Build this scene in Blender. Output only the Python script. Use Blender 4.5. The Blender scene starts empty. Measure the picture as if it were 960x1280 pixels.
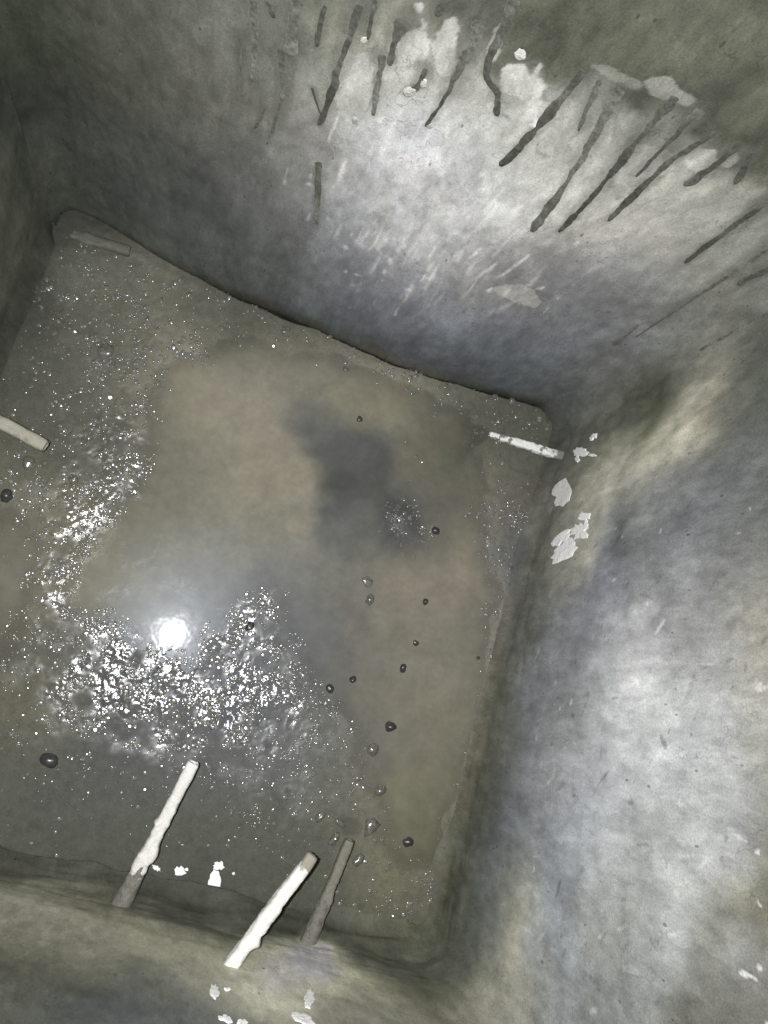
import bpy, bmesh, math, random
import numpy as np
from mathutils import Vector, Matrix
from mathutils.bvhtree import BVHTree

# ------------------------------------------------------------------ camera, world, flash, exposure
scene = bpy.context.scene
H = 1.80                                   # lens height above the tank floor (m)
FPX = 1080.0                               # focal length, in units of a 960 x 1280 frame
RW = np.array([[0.93525936, -0.30663598, -0.17681718],
               [0.27110102,  0.94172067, -0.19916432],
               [0.22758334,  0.13833497,  0.96388239]])   # camera axes in tank axes
cam_d = bpy.data.cameras.new('camera'); cam = bpy.data.objects.new('camera', cam_d)
scene.collection.objects.link(cam); scene.camera = cam
cam_d.sensor_fit = 'VERTICAL'; cam_d.sensor_height = 24.0; cam_d.sensor_width = 18.0
cam_d.lens = 24.0 * FPX / 1280.0
cam_d.clip_start = 0.01; cam_d.clip_end = 50.0
M4 = Matrix([list(RW[0]) + [0], list(RW[1]) + [0], list(RW[2]) + [H], [0, 0, 0, 1]])
cam.matrix_world = M4

world = bpy.data.worlds.new('World'); scene.world = world; world.use_nodes = True
wb = world.node_tree.nodes['Background']
wb.inputs[0].default_value = (0.55, 0.62, 0.60, 1); wb.inputs[1].default_value = 0.035

FLASH_W = 150.0
fl_d = bpy.data.lights.new('phone_flash', 'SPOT'); flash = bpy.data.objects.new('phone_flash', fl_d)
scene.collection.objects.link(flash)
fl_d.energy = FLASH_W; fl_d.color = (0.985, 0.985, 1.0); fl_d.shadow_soft_size = 0.005
fl_d.spot_size = math.radians(118); fl_d.spot_blend = 0.6
fm = M4.copy(); fm.translation = M4 @ Vector((-0.034, 0.006, 0.0)); flash.matrix_world = fm
LPOS = np.array(fm.translation)

scene.render.engine = 'CYCLES'
scene.view_settings.view_transform = 'Standard'; scene.view_settings.look = 'None'
scene.view_settings.exposure = 0.26; scene.view_settings.gamma = 1.0
scene.cycles.sample_clamp_direct = 0.0; scene.cycles.sample_clamp_indirect = 4.0
scene.cycles.max_bounces = 3; scene.cycles.diffuse_bounces = 2; scene.cycles.glossy_bounces = 2; scene.cycles.transparent_max_bounces = 4
scene.cycles.caustics_reflective = False; scene.cycles.caustics_refractive = False
scene.render.resolution_x = 768; scene.render.resolution_y = 1024
K = FLASH_W / (4 * math.pi ** 2)
C = scene.collection
rng = np.random.default_rng(7); random.seed(7)

# ------------------------------------------------------------------ helpers
def ray(px, py):
    return RW @ np.array([(px - 480) / FPX, -(py - 640) / FPX, -1.0])
def P(px, py, z=0.0):                      # survey point of the photograph at height z in the tank
    r = ray(px, py); return np.array([0, 0, H]) + r * (H - z) / (-r[2])
AXIS = -RW[:, 2]
def beam(q):                              # how much of the flash's beam reaches a point
    l = q - LPOS; c = float(l @ AXIS) / np.linalg.norm(l); ch = math.cos(math.radians(59))
    t = min(1, max(0, (c - ch) / (.6 * (1 - ch)))); return t * t * (3 - 2 * t)
def lin(c, sat=.72):
    c = np.asarray(c, float); c = c.mean() + sat * (c - c.mean()); c = (c + 8 * np.clip(1 - c.mean() / 165, -.1, 1) + np.array([.3, .9, -1.2])) / 255.0
    return np.where(c <= 0.04045, c / 12.92, ((c + 0.055) / 1.055) ** 2.4)

LAT = np.random.default_rng(11).random((16, 256, 256)).astype(np.float32)
def vnoise(x, y, s=0):
    L = LAT[s % 16]; xi = np.floor(x).astype(int); yi = np.floor(y).astype(int)
    fx = x - xi; fy = y - yi; fx = fx * fx * (3 - 2 * fx); fy = fy * fy * (3 - 2 * fy)
    a = L[yi & 255, xi & 255]; b = L[yi & 255, (xi + 1) & 255]
    c = L[(yi + 1) & 255, xi & 255]; d = L[(yi + 1) & 255, (xi + 1) & 255]
    return (a * (1 - fx) + b * fx) * (1 - fy) + (c * (1 - fx) + d * fx) * fy - 0.5
def fbm(x, y, o=4, s=0, g=0.5):
    t = 0; a = 1.0
    for i in range(o):
        t = t + a * vnoise(x * 2 ** i + 17.3 * i, y * 2 ** i + 9.1 * i, s + i); a *= g
    return t
def sstep(a, b, x):
    t = np.clip((x - a) / (b - a), 0, 1); return t * t * (3 - 2 * t)
def seg_dist(x, y, poly, closed=False):
    d = np.full(x.shape, 1e9); n = len(poly)
    for i in range(n if closed else n - 1):
        a = poly[i]; b = poly[(i + 1) % n]; ab = b - a
        t = np.clip(((x - a[0]) * ab[0] + (y - a[1]) * ab[1]) / (ab @ ab + 1e-12), 0, 1)
        d = np.minimum(d, np.hypot(x - a[0] - t * ab[0], y - a[1] - t * ab[1]))
    return d
def inside(x, y, poly):
    r = np.zeros(x.shape, bool); n = len(poly)
    for i in range(n):
        a = poly[i]; b = poly[(i + 1) % n]
        c = ((a[1] > y) != (b[1] > y)) & (x < (b[0] - a[0]) * (y - a[1]) / (b[1] - a[1] + 1e-12) + a[0])
        r ^= c
    return r
def sdf(x, y, poly):
    d = seg_dist(x, y, poly, True); return np.where(inside(x, y, poly), -d, d)
def blend_ctrl(pos, cp, cv, sig, ridge=.004, lo=.012):   # smooth multiquadric interpolation of surveyed values
    cp = cp.astype(np.float64); v = np.log(np.maximum(cv.astype(np.float64), lo)); mu = v.mean(0); s2 = sig * sig
    A = -np.sqrt(((cp[:, None] - cp[None]) ** 2).sum(-1) + s2); n = len(cp)
    M = np.ones((n + 1, n + 1)); M[:n, :n] = A - ridge * np.eye(n); M[n, n] = 0
    w = np.linalg.solve(M, np.concatenate([v - mu, np.zeros((1, v.shape[1]))])).astype(np.float32)
    lo_, hi_ = v.min(0), v.max(0); out = np.empty((len(pos), cv.shape[1]), np.float32); c2 = (cp ** 2).sum(1).astype(np.float32); cpf = cp.astype(np.float32)
    for i in range(0, len(pos), 40000):
        q = pos[i:i + 40000].astype(np.float32)
        d = -np.sqrt(np.maximum((q ** 2).sum(1)[:, None] + c2 - 2 * q @ cpf.T, 0) + np.float32(s2))
        out[i:i + 40000] = np.clip(d @ w[:-1] + w[-1] + mu, lo_, hi_)
    return np.exp(out)

def link(name, me, mat, parent=None, smooth=True):
    o = bpy.data.objects.new(name, me); C.objects.link(o)
    if mat: me.materials.append(mat)
    if parent: o.parent = parent
    if smooth: me.polygons.foreach_set('use_smooth', np.ones(len(me.polygons), bool))
    return o
def grid_obj(name, pts, mat, tint=None, attrs=None, parent=None):
    ny, nx, _ = pts.shape; me = bpy.data.meshes.new(name)
    idx = np.arange(ny * nx).reshape(ny, nx)
    f = np.stack([idx[:-1, :-1], idx[:-1, 1:], idx[1:, 1:], idx[1:, :-1]], -1).reshape(-1, 4)
    me.vertices.add(ny * nx); me.vertices.foreach_set('co', pts.reshape(-1).astype(np.float32))
    me.loops.add(f.size); me.loops.foreach_set('vertex_index', f.reshape(-1).astype(np.int32))
    me.polygons.add(len(f)); me.polygons.foreach_set('loop_start', np.arange(0, f.size, 4, dtype=np.int32))
    me.polygons.foreach_set('loop_total', np.full(len(f), 4, np.int32))
    me.update(); me.validate()
    if tint is not None:
        a = me.attributes.new('tint', 'FLOAT_COLOR', 'POINT')
        a.data.foreach_set('color', np.concatenate([tint, np.ones((len(tint), 1))], 1).reshape(-1).astype(np.float32))
    for k, v in (attrs or {}).items():
        a = me.attributes.new(k, 'FLOAT', 'POINT'); a.data.foreach_set('value', v.reshape(-1).astype(np.float32))
    return link(name, me, mat, parent)
def mesh_obj(name, v, f, mat, parent=None, smooth=True):
    me = bpy.data.meshes.new(name); me.from_pydata([tuple(map(float, p)) for p in v], [], [tuple(map(int, q)) for q in f]); me.update()
    return link(name, me, mat, parent, smooth)
def coarse_bvh(pts, st=3):
    q = pts[::st, ::st]; ny, nx, _ = q.shape; idx = np.arange(ny * nx).reshape(ny, nx)
    f = np.stack([idx[:-1, :-1], idx[:-1, 1:], idx[1:, 1:], idx[1:, :-1]], -1).reshape(-1, 4)
    return BVHTree.FromPolygons(q.reshape(-1, 3).tolist(), f.tolist())

class NT:
    def __init__(s, name):
        s.m = bpy.data.materials.new(name); s.m.use_nodes = True; s.t = s.m.node_tree
        s.b = s.t.nodes['Principled BSDF']; s.out = s.t.nodes['Material Output']
    def n(s, typ, ins=None, **kw):
        nd = s.t.nodes.new(typ)
        for k, v in kw.items(): setattr(nd, k, v)
        for k, v in (ins or {}).items():
            if isinstance(v, bpy.types.NodeSocket): s.t.links.new(v, nd.inputs[k])
            else: nd.inputs[k].default_value = v
        return nd
    def set(s, k, v):
        if isinstance(v, bpy.types.NodeSocket): s.t.links.new(v, s.b.inputs[k])
        else: s.b.inputs[k].default_value = v
    def math(s, op, a, b=None, c=None):
        ins = {0: a}
        if b is not None: ins[1] = b
        if c is not None: ins[2] = c
        return s.n('ShaderNodeMath', ins, operation=op).outputs[0]
    def noise(s, scale, detail=4, rough=0.55, vec=None):
        ins = {'Scale': scale, 'Detail': detail, 'Roughness': rough}
        ins['Vector'] = vec if vec is not None else s.pos()
        return s.n('ShaderNodeTexNoise', ins).outputs[0]
    def pos(s):
        if not hasattr(s, '_p'): s._p = s.n('ShaderNodeTexCoord').outputs['Object']
        return s._p
    def remap(s, v, a, b, c, d):
        return s.n('ShaderNodeMapRange', {0: v, 1: a, 2: b, 3: c, 4: d}).outputs[0]
    def scale(s, col, fac):
        if isinstance(col, tuple): col = col[:3]
        return s.n('ShaderNodeVectorMath', {0: col, 'Scale': fac}, operation='SCALE').outputs[0]
    def mix(s, fac, a, b):
        nd = s.n('ShaderNodeMix', data_type='RGBA')
        for i, v in ((0, fac), (6, a), (7, b)):
            if isinstance(v, bpy.types.NodeSocket): s.t.links.new(v, nd.inputs[i])
            else: nd.inputs[i].default_value = v
        return nd.outputs[2]
    def bump(s, h, strength, dist, nrm=None):
        ins = {'Height': h, 'Strength': strength, 'Distance': dist}
        if nrm is not None: ins['Normal'] = nrm
        return s.n('ShaderNodeBump', ins).outputs[0]

# ------------------------------------------------------------------ materials
def mat_wall():
    t = NT('tank_render'); a = t.n('ShaderNodeAttribute', attribute_name='tint').outputs['Color']
    vs = t.n('ShaderNodeVectorMath', {0: t.pos(), 1: (1, 1, .42)}, operation='MULTIPLY').outputs[0]
    n1 = t.noise(55, 3, 0.72, vs); n2 = t.noise(380, 2, 0.7)
    f = t.math('MULTIPLY', t.remap(n1, .3, .7, .84, 1.16), t.remap(n2, .28, .72, .78, 1.22))
    n4 = t.noise(24, 5, .74, vs)
    f = t.math('MULTIPLY', f, t.remap(n4, .50, .53, 1.0, .88)); f = t.math('MULTIPLY', f, t.remap(n4, .41, .385, 1.0, 1.13))     # flaked patches with crisp edges
    n5 = t.noise(13, 3, .6); n6 = t.noise(9, 1)
    line = t.math('MULTIPLY', t.remap(t.math('ABSOLUTE', t.math('SUBTRACT', n5, .5)), .0015, .005, 1, 0), t.remap(n6, .52, .6, 0, .32))      # hairline crazing, broken up
    f = t.math('MULTIPLY', f, t.math('SUBTRACT', 1.0, line))
    v = t.n('ShaderNodeTexVoronoi', {'Vector': vs, 'Scale': 48.0, 'Randomness': 1.0})     # small dark pits
    pit = t.remap(t.math('SUBTRACT', v.outputs['Distance'], t.math('MULTIPLY', t.math('SUBTRACT', n1, .42), .4)), 0.0, 0.04, 0.5, 1.0)
    t.set('Base Color', t.scale(a, t.math('MULTIPLY', f, pit)))
    t.set('Roughness', t.remap(n1, .3, .7, .5, .72)); t.set('Specular IOR Level', .3)
    return t.m
def mat_floor():
    t = NT('wet_silt'); a = t.n('ShaderNodeAttribute', attribute_name='tint').outputs['Color']
    wet = t.n('ShaderNodeAttribute', attribute_name='wet').outputs['Fac']
    n1 = t.noise(60, 3, .65); n2 = t.noise(330, 2, .7)
    f = t.math('MULTIPLY', t.remap(n1, .3, .7, .84, 1.16), t.remap(n2, .25, .75, .80, 1.20))
    t.set('Base Color', t.scale(a, f))
    t.set('Roughness', t.remap(wet, .45, 1, .74, .14))
    t.set('Specular IOR Level', t.remap(wet, .45, 1, .2, .42))
    t.set('Normal', t.bump(n2, .25, .0012))
    return t.m
def mat_water():
    t = NT('muddy_water'); a = t.n('ShaderNodeAttribute', attribute_name='tint').outputs['Color']
    n1 = t.noise(9, 3, .6); n2 = t.noise(70, 2, .65); dp = t.n('ShaderNodeAttribute', attribute_name='depth').outputs['Fac']
    n3 = t.noise(22, 4, .7)
    col = t.scale(a, t.math('MULTIPLY', t.remap(n3, .3, .7, .86, 1.12), t.remap(n2, .3, .7, .94, 1.06)))
    nrm = t.bump(t.noise(30, 2), .2, .0011)
    murk = t.n('ShaderNodeBsdfDiffuse', {'Color': col})
    clear = t.n('ShaderNodeBsdfTransparent', {'Color': (1, 1, 1, 1)})
    body = t.n('ShaderNodeMixShader', {0: t.math('MULTIPLY', t.remap(n1, .3, .7, .82, .97), dp), 1: clear.outputs[0], 2: murk.outputs[0]})
    g1 = t.n('ShaderNodeBsdfGlossy', {'Color': (1, 1, 1, 1), 'Roughness': .056, 'Normal': nrm})
    g2 = t.n('ShaderNodeBsdfGlossy', {'Color': (.85, .92, 1, 1), 'Roughness': .30})
    gl = t.n('ShaderNodeMixShader', {0: .35, 1: g1.outputs[0], 2: g2.outputs[0]})
    fr = t.n('ShaderNodeFresnel', {'IOR': 1.33})
    s = t.n('ShaderNodeMixShader', {0: fr.outputs[0], 1: body.outputs[0], 2: gl.outputs[0]})
    t.t.links.new(s.outputs[0], t.out.inputs[0])
    return t.m
def mat_simple(name, col, var=.25, rough=.6, spec=.4, nsc=90, bump=.5, bd=.003, col2=None, thr=None, psc=30):
    t = NT(name); n1 = t.noise(nsc, 3, .65); n2 = t.noise(nsc * 5, 2, .6)
    base = (*col, 1)
    if col2 is not None:
        p = t.noise(psc, 6, .7); base = t.mix(t.remap(p, thr - .12, thr + .12, 0, 1), base, (*col2, 1))
    f = t.math('MULTIPLY', t.remap(n1, .3, .7, 1 - var, 1 + var), t.remap(n2, .3, .7, 1 - var * .5, 1 + var * .5))
    t.set('Base Color', t.scale(base, f)); t.set('Roughness', t.remap(n1, .3, .7, rough * .8, rough * 1.2))
    t.set('Specular IOR Level', spec); t.set('Normal', t.bump(t.math('ADD', n1, t.math('MULTIPLY', n2, .4)), bump, bd))
    return t.m
MW = mat_wall(); MF = mat_floor(); MWA = mat_water()
def mat_drip(name):
    t = NT(name); a = t.n('ShaderNodeAttribute', attribute_name='tint').outputs['Color']; n1 = t.noise(150, 3, .7)
    t.set('Base Color', t.scale(a, t.remap(n1, .3, .7, .6, 1.4))); t.set('Roughness', .45); t.set('Specular IOR Level', .4)
    return t.m
M_DRIP = mat_drip('dried_black_drip'); M_DRIPP = mat_drip('thin_grey_drip')
M_WHITE = mat_simple('white_lime', (.80, .795, .77), .12, .7, .25, 150, .5, .003)
M_STONE = mat_simple('wet_stone', (.095, .092, .078), .4, .2, .8, 160, .15, .002)
M_STONED = mat_simple('dark_wet_stone', (.035, .034, .032), .3, .3, .5, 160, .12, .002)
M_GRIT = mat_simple('wet_grit', (.115, .112, .098), .2, .17, .95, 300, .0, .001)

# ------------------------------------------------------------------ tank shell (rounded square, rendered walls)
X0, X1, Y0, Y1 = -0.515, 0.675, -0.475, 0.735
RAD = {'br': .075, 'bl': .05, 'fr': .07, 'fl': .05}
def half_arc(cx, cy, r, a0, a1, n):
    a = np.radians(np.linspace(a0, a1, n)); c = np.stack([np.cos(a), np.sin(a)], 1)
    return np.array([cx, cy]) + r * c, -c
def wall_path(side, step):
    r = RAD
    cen = {'br': (X1 - r['br'], Y1 - r['br']), 'bl': (X0 + r['bl'], Y1 - r['bl']), 'fr': (X1 - r['fr'], Y0 + r['fr']), 'fl': (X0 + r['fl'], Y0 + r['fl'])}
    seq = {'back': ('bl', 135, 90, 'br', 90, 45), 'right': ('br', 45, 0, 'fr', 0, -45),
           'front': ('fr', -45, -90, 'fl', -90, -135), 'left': ('fl', 225, 180, 'bl', 180, 135)}[side]
    c1, a0, a1, c2, b0, b1 = seq
    n1 = max(4, int(r[c1] * .785 / step)); n2 = max(4, int(r[c2] * .785 / step))
    p1, m1 = half_arc(*cen[c1], r[c1], a0, a1, n1); p2, m2 = half_arc(*cen[c2], r[c2], b0, b1, n2)
    L = np.linalg.norm(p2[0] - p1[-1]); n = max(2, int(L / step)); t = np.linspace(0, 1, n + 1)[1:-1, None]
    pp = np.concatenate([p1, p1[-1] * (1 - t) + p2[0] * t, p2]); nn = np.concatenate([m1, np.repeat(m1[-1:], n - 1, 0), m2])
    return pp, nn, np.r_[0, np.cumsum(np.hypot(*np.diff(pp, axis=0).T))]
def shell_disp(x, y, z, nx, ny, u):
    wB = np.clip(-ny, 0, 1) ** 2; wR = np.clip(-nx, 0, 1) ** 2; wF = np.clip(ny, 0, 1) ** 2; wL = np.clip(nx, 0, 1) ** 2
    d = .016 * fbm(u * 2.2 + 5, z * 2.6 + 3, 3, 1) + .0045 * fbm(u * 11, z * 9, 3, 4)
    d += .0004 * fbm(u * 60, z * 18, 2, 6) + .00015 * fbm(u * 170, z * 50, 1, 3)
    d += wB * .032 * np.exp(-((x - .30) / .34) ** 2) * sstep(.5, -.02, z)
    # cove of mortar and silt where the wall meets the floor
    def cove(c, zz): q = np.clip(zz / c, 0, 1); return c * (1 - np.sqrt(1 - (1 - q) ** 2))
    d += wR * (cove(.055, z + .008) * (1 + .5 * fbm(u * 5, z * 40, 3, 8)))
    d += wR * .006 * np.abs(fbm(y * 14, z * 16 + y * 5, 3, 9)) * sstep(.20, .02, z)
    d += wF * (cove(.10, z + .004) * (.9 + .7 * fbm(u * 6, z * 20, 3, 2))) + wL * cove(.07, z + .004) - wB * .035 * sstep(-.22, -.46, x) * sstep(.9, .3, z)
    d += wF * .008 * fbm(x * 6, z * 16, 4, 12) * sstep(.30, .06, z)
    return d
walls = {}; UU = {}; u0 = 0.0
for side, st, ztop, dz in (('back', .0027, 1.16, .0027), ('right', .0027, 1.16, .0027), ('front', .0034, .62, .0034), ('left', .005, 1.2, .005)):
    p, nm, ul = wall_path(side, st); ul = ul + u0; u0 = ul[-1]
    z = np.concatenate([np.arange(-.045, ztop, dz), np.linspace(ztop, 2.3, 24)])
    xx = np.repeat(p[None, :, 0], len(z), 0); yy = np.repeat(p[None, :, 1], len(z), 0); zz = np.repeat(z[:, None], len(p), 1)
    nx = np.repeat(nm[None, :, 0], len(z), 0); ny = np.repeat(nm[None, :, 1], len(z), 0)
    uu = np.repeat(ul[None], len(z), 0); UU[side] = uu.reshape(-1)
    d = shell_disp(xx, yy, zz, nx, ny, uu)
    walls[side] = np.stack([xx + nx * d, yy + ny * d, zz], -1)
bvh = {k: coarse_bvh(v, 3) for k, v in walls.items()}
EYE = Vector((0, 0, H))
def hit_wall(px, py, sides=('back', 'right', 'front', 'left')):
    r = Vector(ray(px, py)).normalized(); best = None
    for s in sides:
        h = bvh[s].ray_cast(EYE, r)
        if h[0] is not None and (best is None or h[3] < best[3]): best = h
    if best is None: return None, None
    n = best[1]
    if n.dot(r) > 0: n = -n
    return np.array(best[0]), np.array(n)

# colours of the silt, surveyed the same way
FC = '''95 262 36 37 33|140 285 42 42 37|75 300 40 40 36|110 302 46 46 41|50 350 44 44 39|30 400 44 44 39|100 330 62 62 54|60 450 60 60 52|130 400 70 69 60|200 380 80 78 68|280 470 110 105 92|300 560 115 110 96|350 640 112 108 96|330 500 115 109 95|240 560 108 104 91|200 640 100 97 84|130 700 104 99 82|30 650 86 83 69|20 750 88 84 70|440 570 70 70 70|430 610 66 66 65|440 650 80 79 77|400 700 99 97 92|520 500 92 89 77|560 580 78 76 66|470 520 95 91 80|530 730 106 100 89|560 800 100 95 84|580 750 104 98 87|490 790 100 95 85|400 760 92 91 88|340 760 94 94 94|270 700 108 106 100|450 860 90 88 82|300 850 78 80 86|150 850 68 69 68|50 870 76 74 63|540 950 94 90 76|510 1000 94 90 74|480 1100 82 79 64|430 960 84 82 76|200 940 72 72 72|330 950 74 74 74|60 1000 62 63 58|200 1030 64 65 58|300 1060 64 65 58|80 1060 58 59 52|640 700 74 73 72|620 600 76 74 64|600 900 92 89 76|650 560 62 62 55|570 1060 74 73 60|500 660 62 62 64|400 470 98 94 83|440 460 92 88 77|600 540 64 62 54|380 420 72 70 61|300 395 66 65 56|560 490 76 74 65|180 320 66 65 57|120 560 72 70 62|60 560 66 65 57|60 800 76 74 66|250 1100 54 55 48|420 1120 66 66 56|480 1160 66 65 54|150 780 86 85 80|120 930 68 68 66|400 1060 68 68 60|370 560 112 107 93|378 600 108 103 92|375 650 108 104 94|398 545 74 74 72|480 560 70 70 68|460 600 66 66 64|412 600 66 66 64|505 610 80 78 72|510 570 84 82 72|470 690 90 88 82|420 690 93 92 88|350 700 104 102 96|310 620 116 111 97|250 480 114 109 94|420 500 98 94 82|450 540 72 72 70|395 640 84 83 80|500 720 104 98 88|600 700 100 95 84|450 780 96 93 86|520 870 98 93 80|570 870 98 93 80|130 640 92 89 76|100 730 100 95 80|50 720 90 86 72|660 620 64 61 55'''
fp, fv, = [], []
for tok in FC.split('|'):
    a = list(map(float, tok.split())); q = P(a[0], a[1]); l = LPOS - q; dist = np.linalg.norm(l)
    fp.append(q[:2]); fv.append(np.clip(lin(a[2:], .85) / (K * beam(q) * l[2] / dist ** 3), .01, .4))
fp = np.array(fp, np.float32); fv = np.array(fv, np.float32)
def floor_tint(x, y, warp=.05):
    q = np.stack([x + warp * fbm(x * 11, y * 11, 4, 13), y + warp * fbm(x * 11 + 60, y * 11, 4, 12)], -1).reshape(-1, 2)
    return blend_ctrl(q.astype(np.float32), fp, fv, .03).astype(float)
# surface colours surveyed on the walls: photo position, seen colour; divided by the flash's falloff to get surface albedo
WC = '''20 20 45 48 38|100 60 58 60 50|200 60 80 80 70|300 60 105 105 95|400 60 128 128 116|470 80 158 156 146|520 60 172 169 157|600 40 125 123 113|650 110 168 168 160|700 60 105 106 94|800 60 90 92 78|900 60 80 82 66|950 150 82 85 72|780 170 140 140 130|820 115 138 138 130
30 130 38 40 36|130 150 50 52 48|230 150 75 75 70|300 170 88 88 84|400 180 130 128 125|480 190 180 180 182|550 200 206 206 209|620 200 188 187 183|700 200 168 166 158|760 220 167 165 154|850 220 158 156 145|930 230 130 128 116|900 280 142 142 132
60 220 46 48 42|150 240 46 48 46|260 230 62 63 62|350 250 88 88 88|420 260 135 135 138|500 270 172 172 174|580 280 178 177 177|650 280 163 161 157|730 280 160 157 150|820 290 152 149 142|900 340 117 116 110|950 380 97 97 90
250 300 58 61 60|350 330 66 68 70|430 330 88 89 95|500 350 110 110 118|580 360 120 119 122|650 360 100 98 100|720 350 105 103 105|800 360 110 110 110|860 400 98 98 94|400 390 58 61 66|500 410 68 71 80|600 430 75 79 88|700 440 80 83 90|800 430 92 93 94|650 480 56 59 64|720 490 68 70 70|780 470 80 80 75|440 425 46 48 52|560 465 48 50 55|300 365 50 52 54|180 300 48 50 47
780 520 62 63 54|820 500 58 60 48|850 520 152 147 130|900 490 122 118 104|870 545 142 138 122|800 580 152 147 130|835 550 156 151 134|740 620 130 127 114|760 600 136 132 118|720 680 126 123 112|750 560 88 87 75|950 460 78 80 72|940 550 85 87 85|880 600 92 94 94|950 650 105 106 103|830 650 98 100 102|770 670 88 90 92|760 690 90 92 98|900 720 122 122 120|800 760 142 142 145|870 800 152 152 152|950 780 152 146 134|720 760 104 106 111|690 800 96 98 102|770 850 167 168 170|830 880 182 183 184|900 880 175 175 173|700 880 112 114 118|660 860 88 90 94
780 950 176 177 179|850 980 176 177 178|930 950 162 162 158|700 970 130 132 137|650 960 92 94 98|630 1040 80 84 88|690 1050 120 124 130|760 1060 162 165 168|850 1080 174 175 173|930 1060 162 162 157|645 1150 128 126 112|600 1120 70 74 72|690 1140 125 129 134|760 1160 142 144 140|850 1170 167 169 166|945 1150 128 126 114|940 1190 128 126 116|580 1200 68 70 64|625 1235 124 122 110|700 1240 122 126 128|800 1250 138 140 138|900 1240 122 121 113|670 740 70 70 66|630 870 66 67 58|600 960 64 64 54|580 1060 60 60 52|555 1150 56 57 48|690 640 62 60 54|930 1270 120 118 110
30 1130 112 109 94|100 1150 112 108 92|200 1170 105 102 85|300 1190 105 102 86|400 1180 74 74 62|20 1220 66 66 56|100 1240 58 60 54|200 1260 66 69 66|300 1240 140 137 120|380 1250 125 122 105|470 1220 80 79 66|540 1250 66 65 52|500 1270 95 93 82|150 1270 62 66 66|350 1160 62 63 54|60 1100 72 71 60|430 1270 105 102 90|450 1180 50 50 40|330 1270 128 124 108
10 200 42 44 38|20 320 48 48 41|30 450 52 53 46|5 100 34 36 31|100 1096 66 65 56|200 1116 58 58 50|250 1126 52 53 45|300 1150 54 55 46|350 1166 58 59 50|400 1172 60 60 50|30 1080 66 65 57|140 1106 62 61 52|450 1195 52 52 43'''
cp, cv = [], []
for tok in WC.replace('\n', '|').split('|'):
    a = list(map(float, tok.split())); q, n = hit_wall(a[0], a[1])
    if q is None: continue
    l = LPOS - q; dist = np.linalg.norm(l); g = beam(q) * max(.15, float(n @ l) / dist) / dist ** 2
    cp.append(q); cv.append(np.clip(lin(a[2:]) / (K * g), .015, .62))
cp = np.array(cp); cv = np.array(cv)

def on_wall(pts, sides=('back',)):         # pixel polyline -> wall coordinates (along, up)
    return [hit_wall(a, b, sides)[0] for a, b in pts]
olive = on_wall([(562, -40), (566, 20), (592, 50), (604, 84), (640, 66), (676, 84), (706, 100), (744, 98), (762, 122), (790, 118), (815, 140), (850, 162), (882, 180), (932, 186), (962, 212), (1010, 250), (1100, 150), (1060, -40), (800, -60)])
olive = np.array([(p[0] + p[1] * -.9, p[2]) for p in olive])
def smooth_line(pts, n):
    p = np.array(pts, float); s = np.r_[0, np.cumsum(np.hypot(*np.diff(p, axis=0).T))]; t = np.linspace(0, s[-1], n)
    q = np.stack([np.interp(t, s, p[:, 0]), np.interp(t, s, p[:, 1])], 1)
    for _ in range(2): q[1:-1] = (q[:-2] + 2 * q[1:-1] + q[2:]) / 4
    return q
D = [([(352, 70), (354, 115), (345, 150), (334, 180)], 11, 1, .5), ([(452, 0), (440, 40), (424, 85), (411, 130), (400, 155)], 12, 0, .8), ([(408, 0), (400, 34), (396, 58)], 9, 0, .9),
     ([(478, 70), (474, 100), (466, 143)], 8, 1, .8), ([(582, 70), (566, 108), (550, 136), (534, 158)], 9, 0, .8), ([(645, -8), (628, 40), (612, 78), (609, 95), (624, 116), (622, 144)], 10, 0, 1.0),
     ([(722, 98), (684, 146), (650, 184), (628, 206)], 11, 0, .7), ([(748, 105), (733, 140), (724, 164)], 9, 1, .8), ([(770, 118), (738, 182), (700, 240), (664, 290)], 11, 1, .75),
     ([(832, 135), (778, 198), (740, 246), (698, 290)], 12, 0, .85), ([(866, 145), (824, 188), (794, 219)], 10, 0, .9), ([(884, 172), (832, 205), (792, 244), (760, 276)], 10, 0, .8),
     ([(918, 186), (884, 213), (856, 232)], 10, 0, .9), ([(938, 190), (929, 210), (919, 229)], 9, 0, 1.0), ([(1000, 226), (920, 282), (858, 328)], 11, 0, .55),
     ([(1000, 282), (905, 348), (842, 390), (795, 422)], 10, 1, .3), ([(1000, 318), (960, 338), (924, 356)], 9, 0, .8), ([(1000, 372), (935, 406), (876, 440)], 8, 1, .5),
     ([(508, 20), (490, 60), (487, 80)], 14, 0, .7), ([(532, 85), (525, 105), (508, 118)], 9, 0, .8), ([(330, -5), (338, 10), (342, 22)], 9, 0, .8), ([(604, 20), (592, 50), (584, 78)], 15, 1, .8),
     ([(316, -5), (318, 60), (314, 100)], 13, 1, .4), ([(372, -5), (362, 70)], 15, 1, .8), ([(470, -8), (464, 25), (460, 50)], 10, 0, .7), ([(560, -5), (545, 20)], 12, 0, .8), ([(398, 215), (396, 280)], 8, 1, .5),
     ([(390, 110), (400, 140)], 4, 0, .8), ([(330, 135), (318, 160)], 5, 1, .8), ([(300, 40), (302, 120)], 6, 1, .4), ([(770, 430), (800, 405)], 3, 1, .8)]
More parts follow.
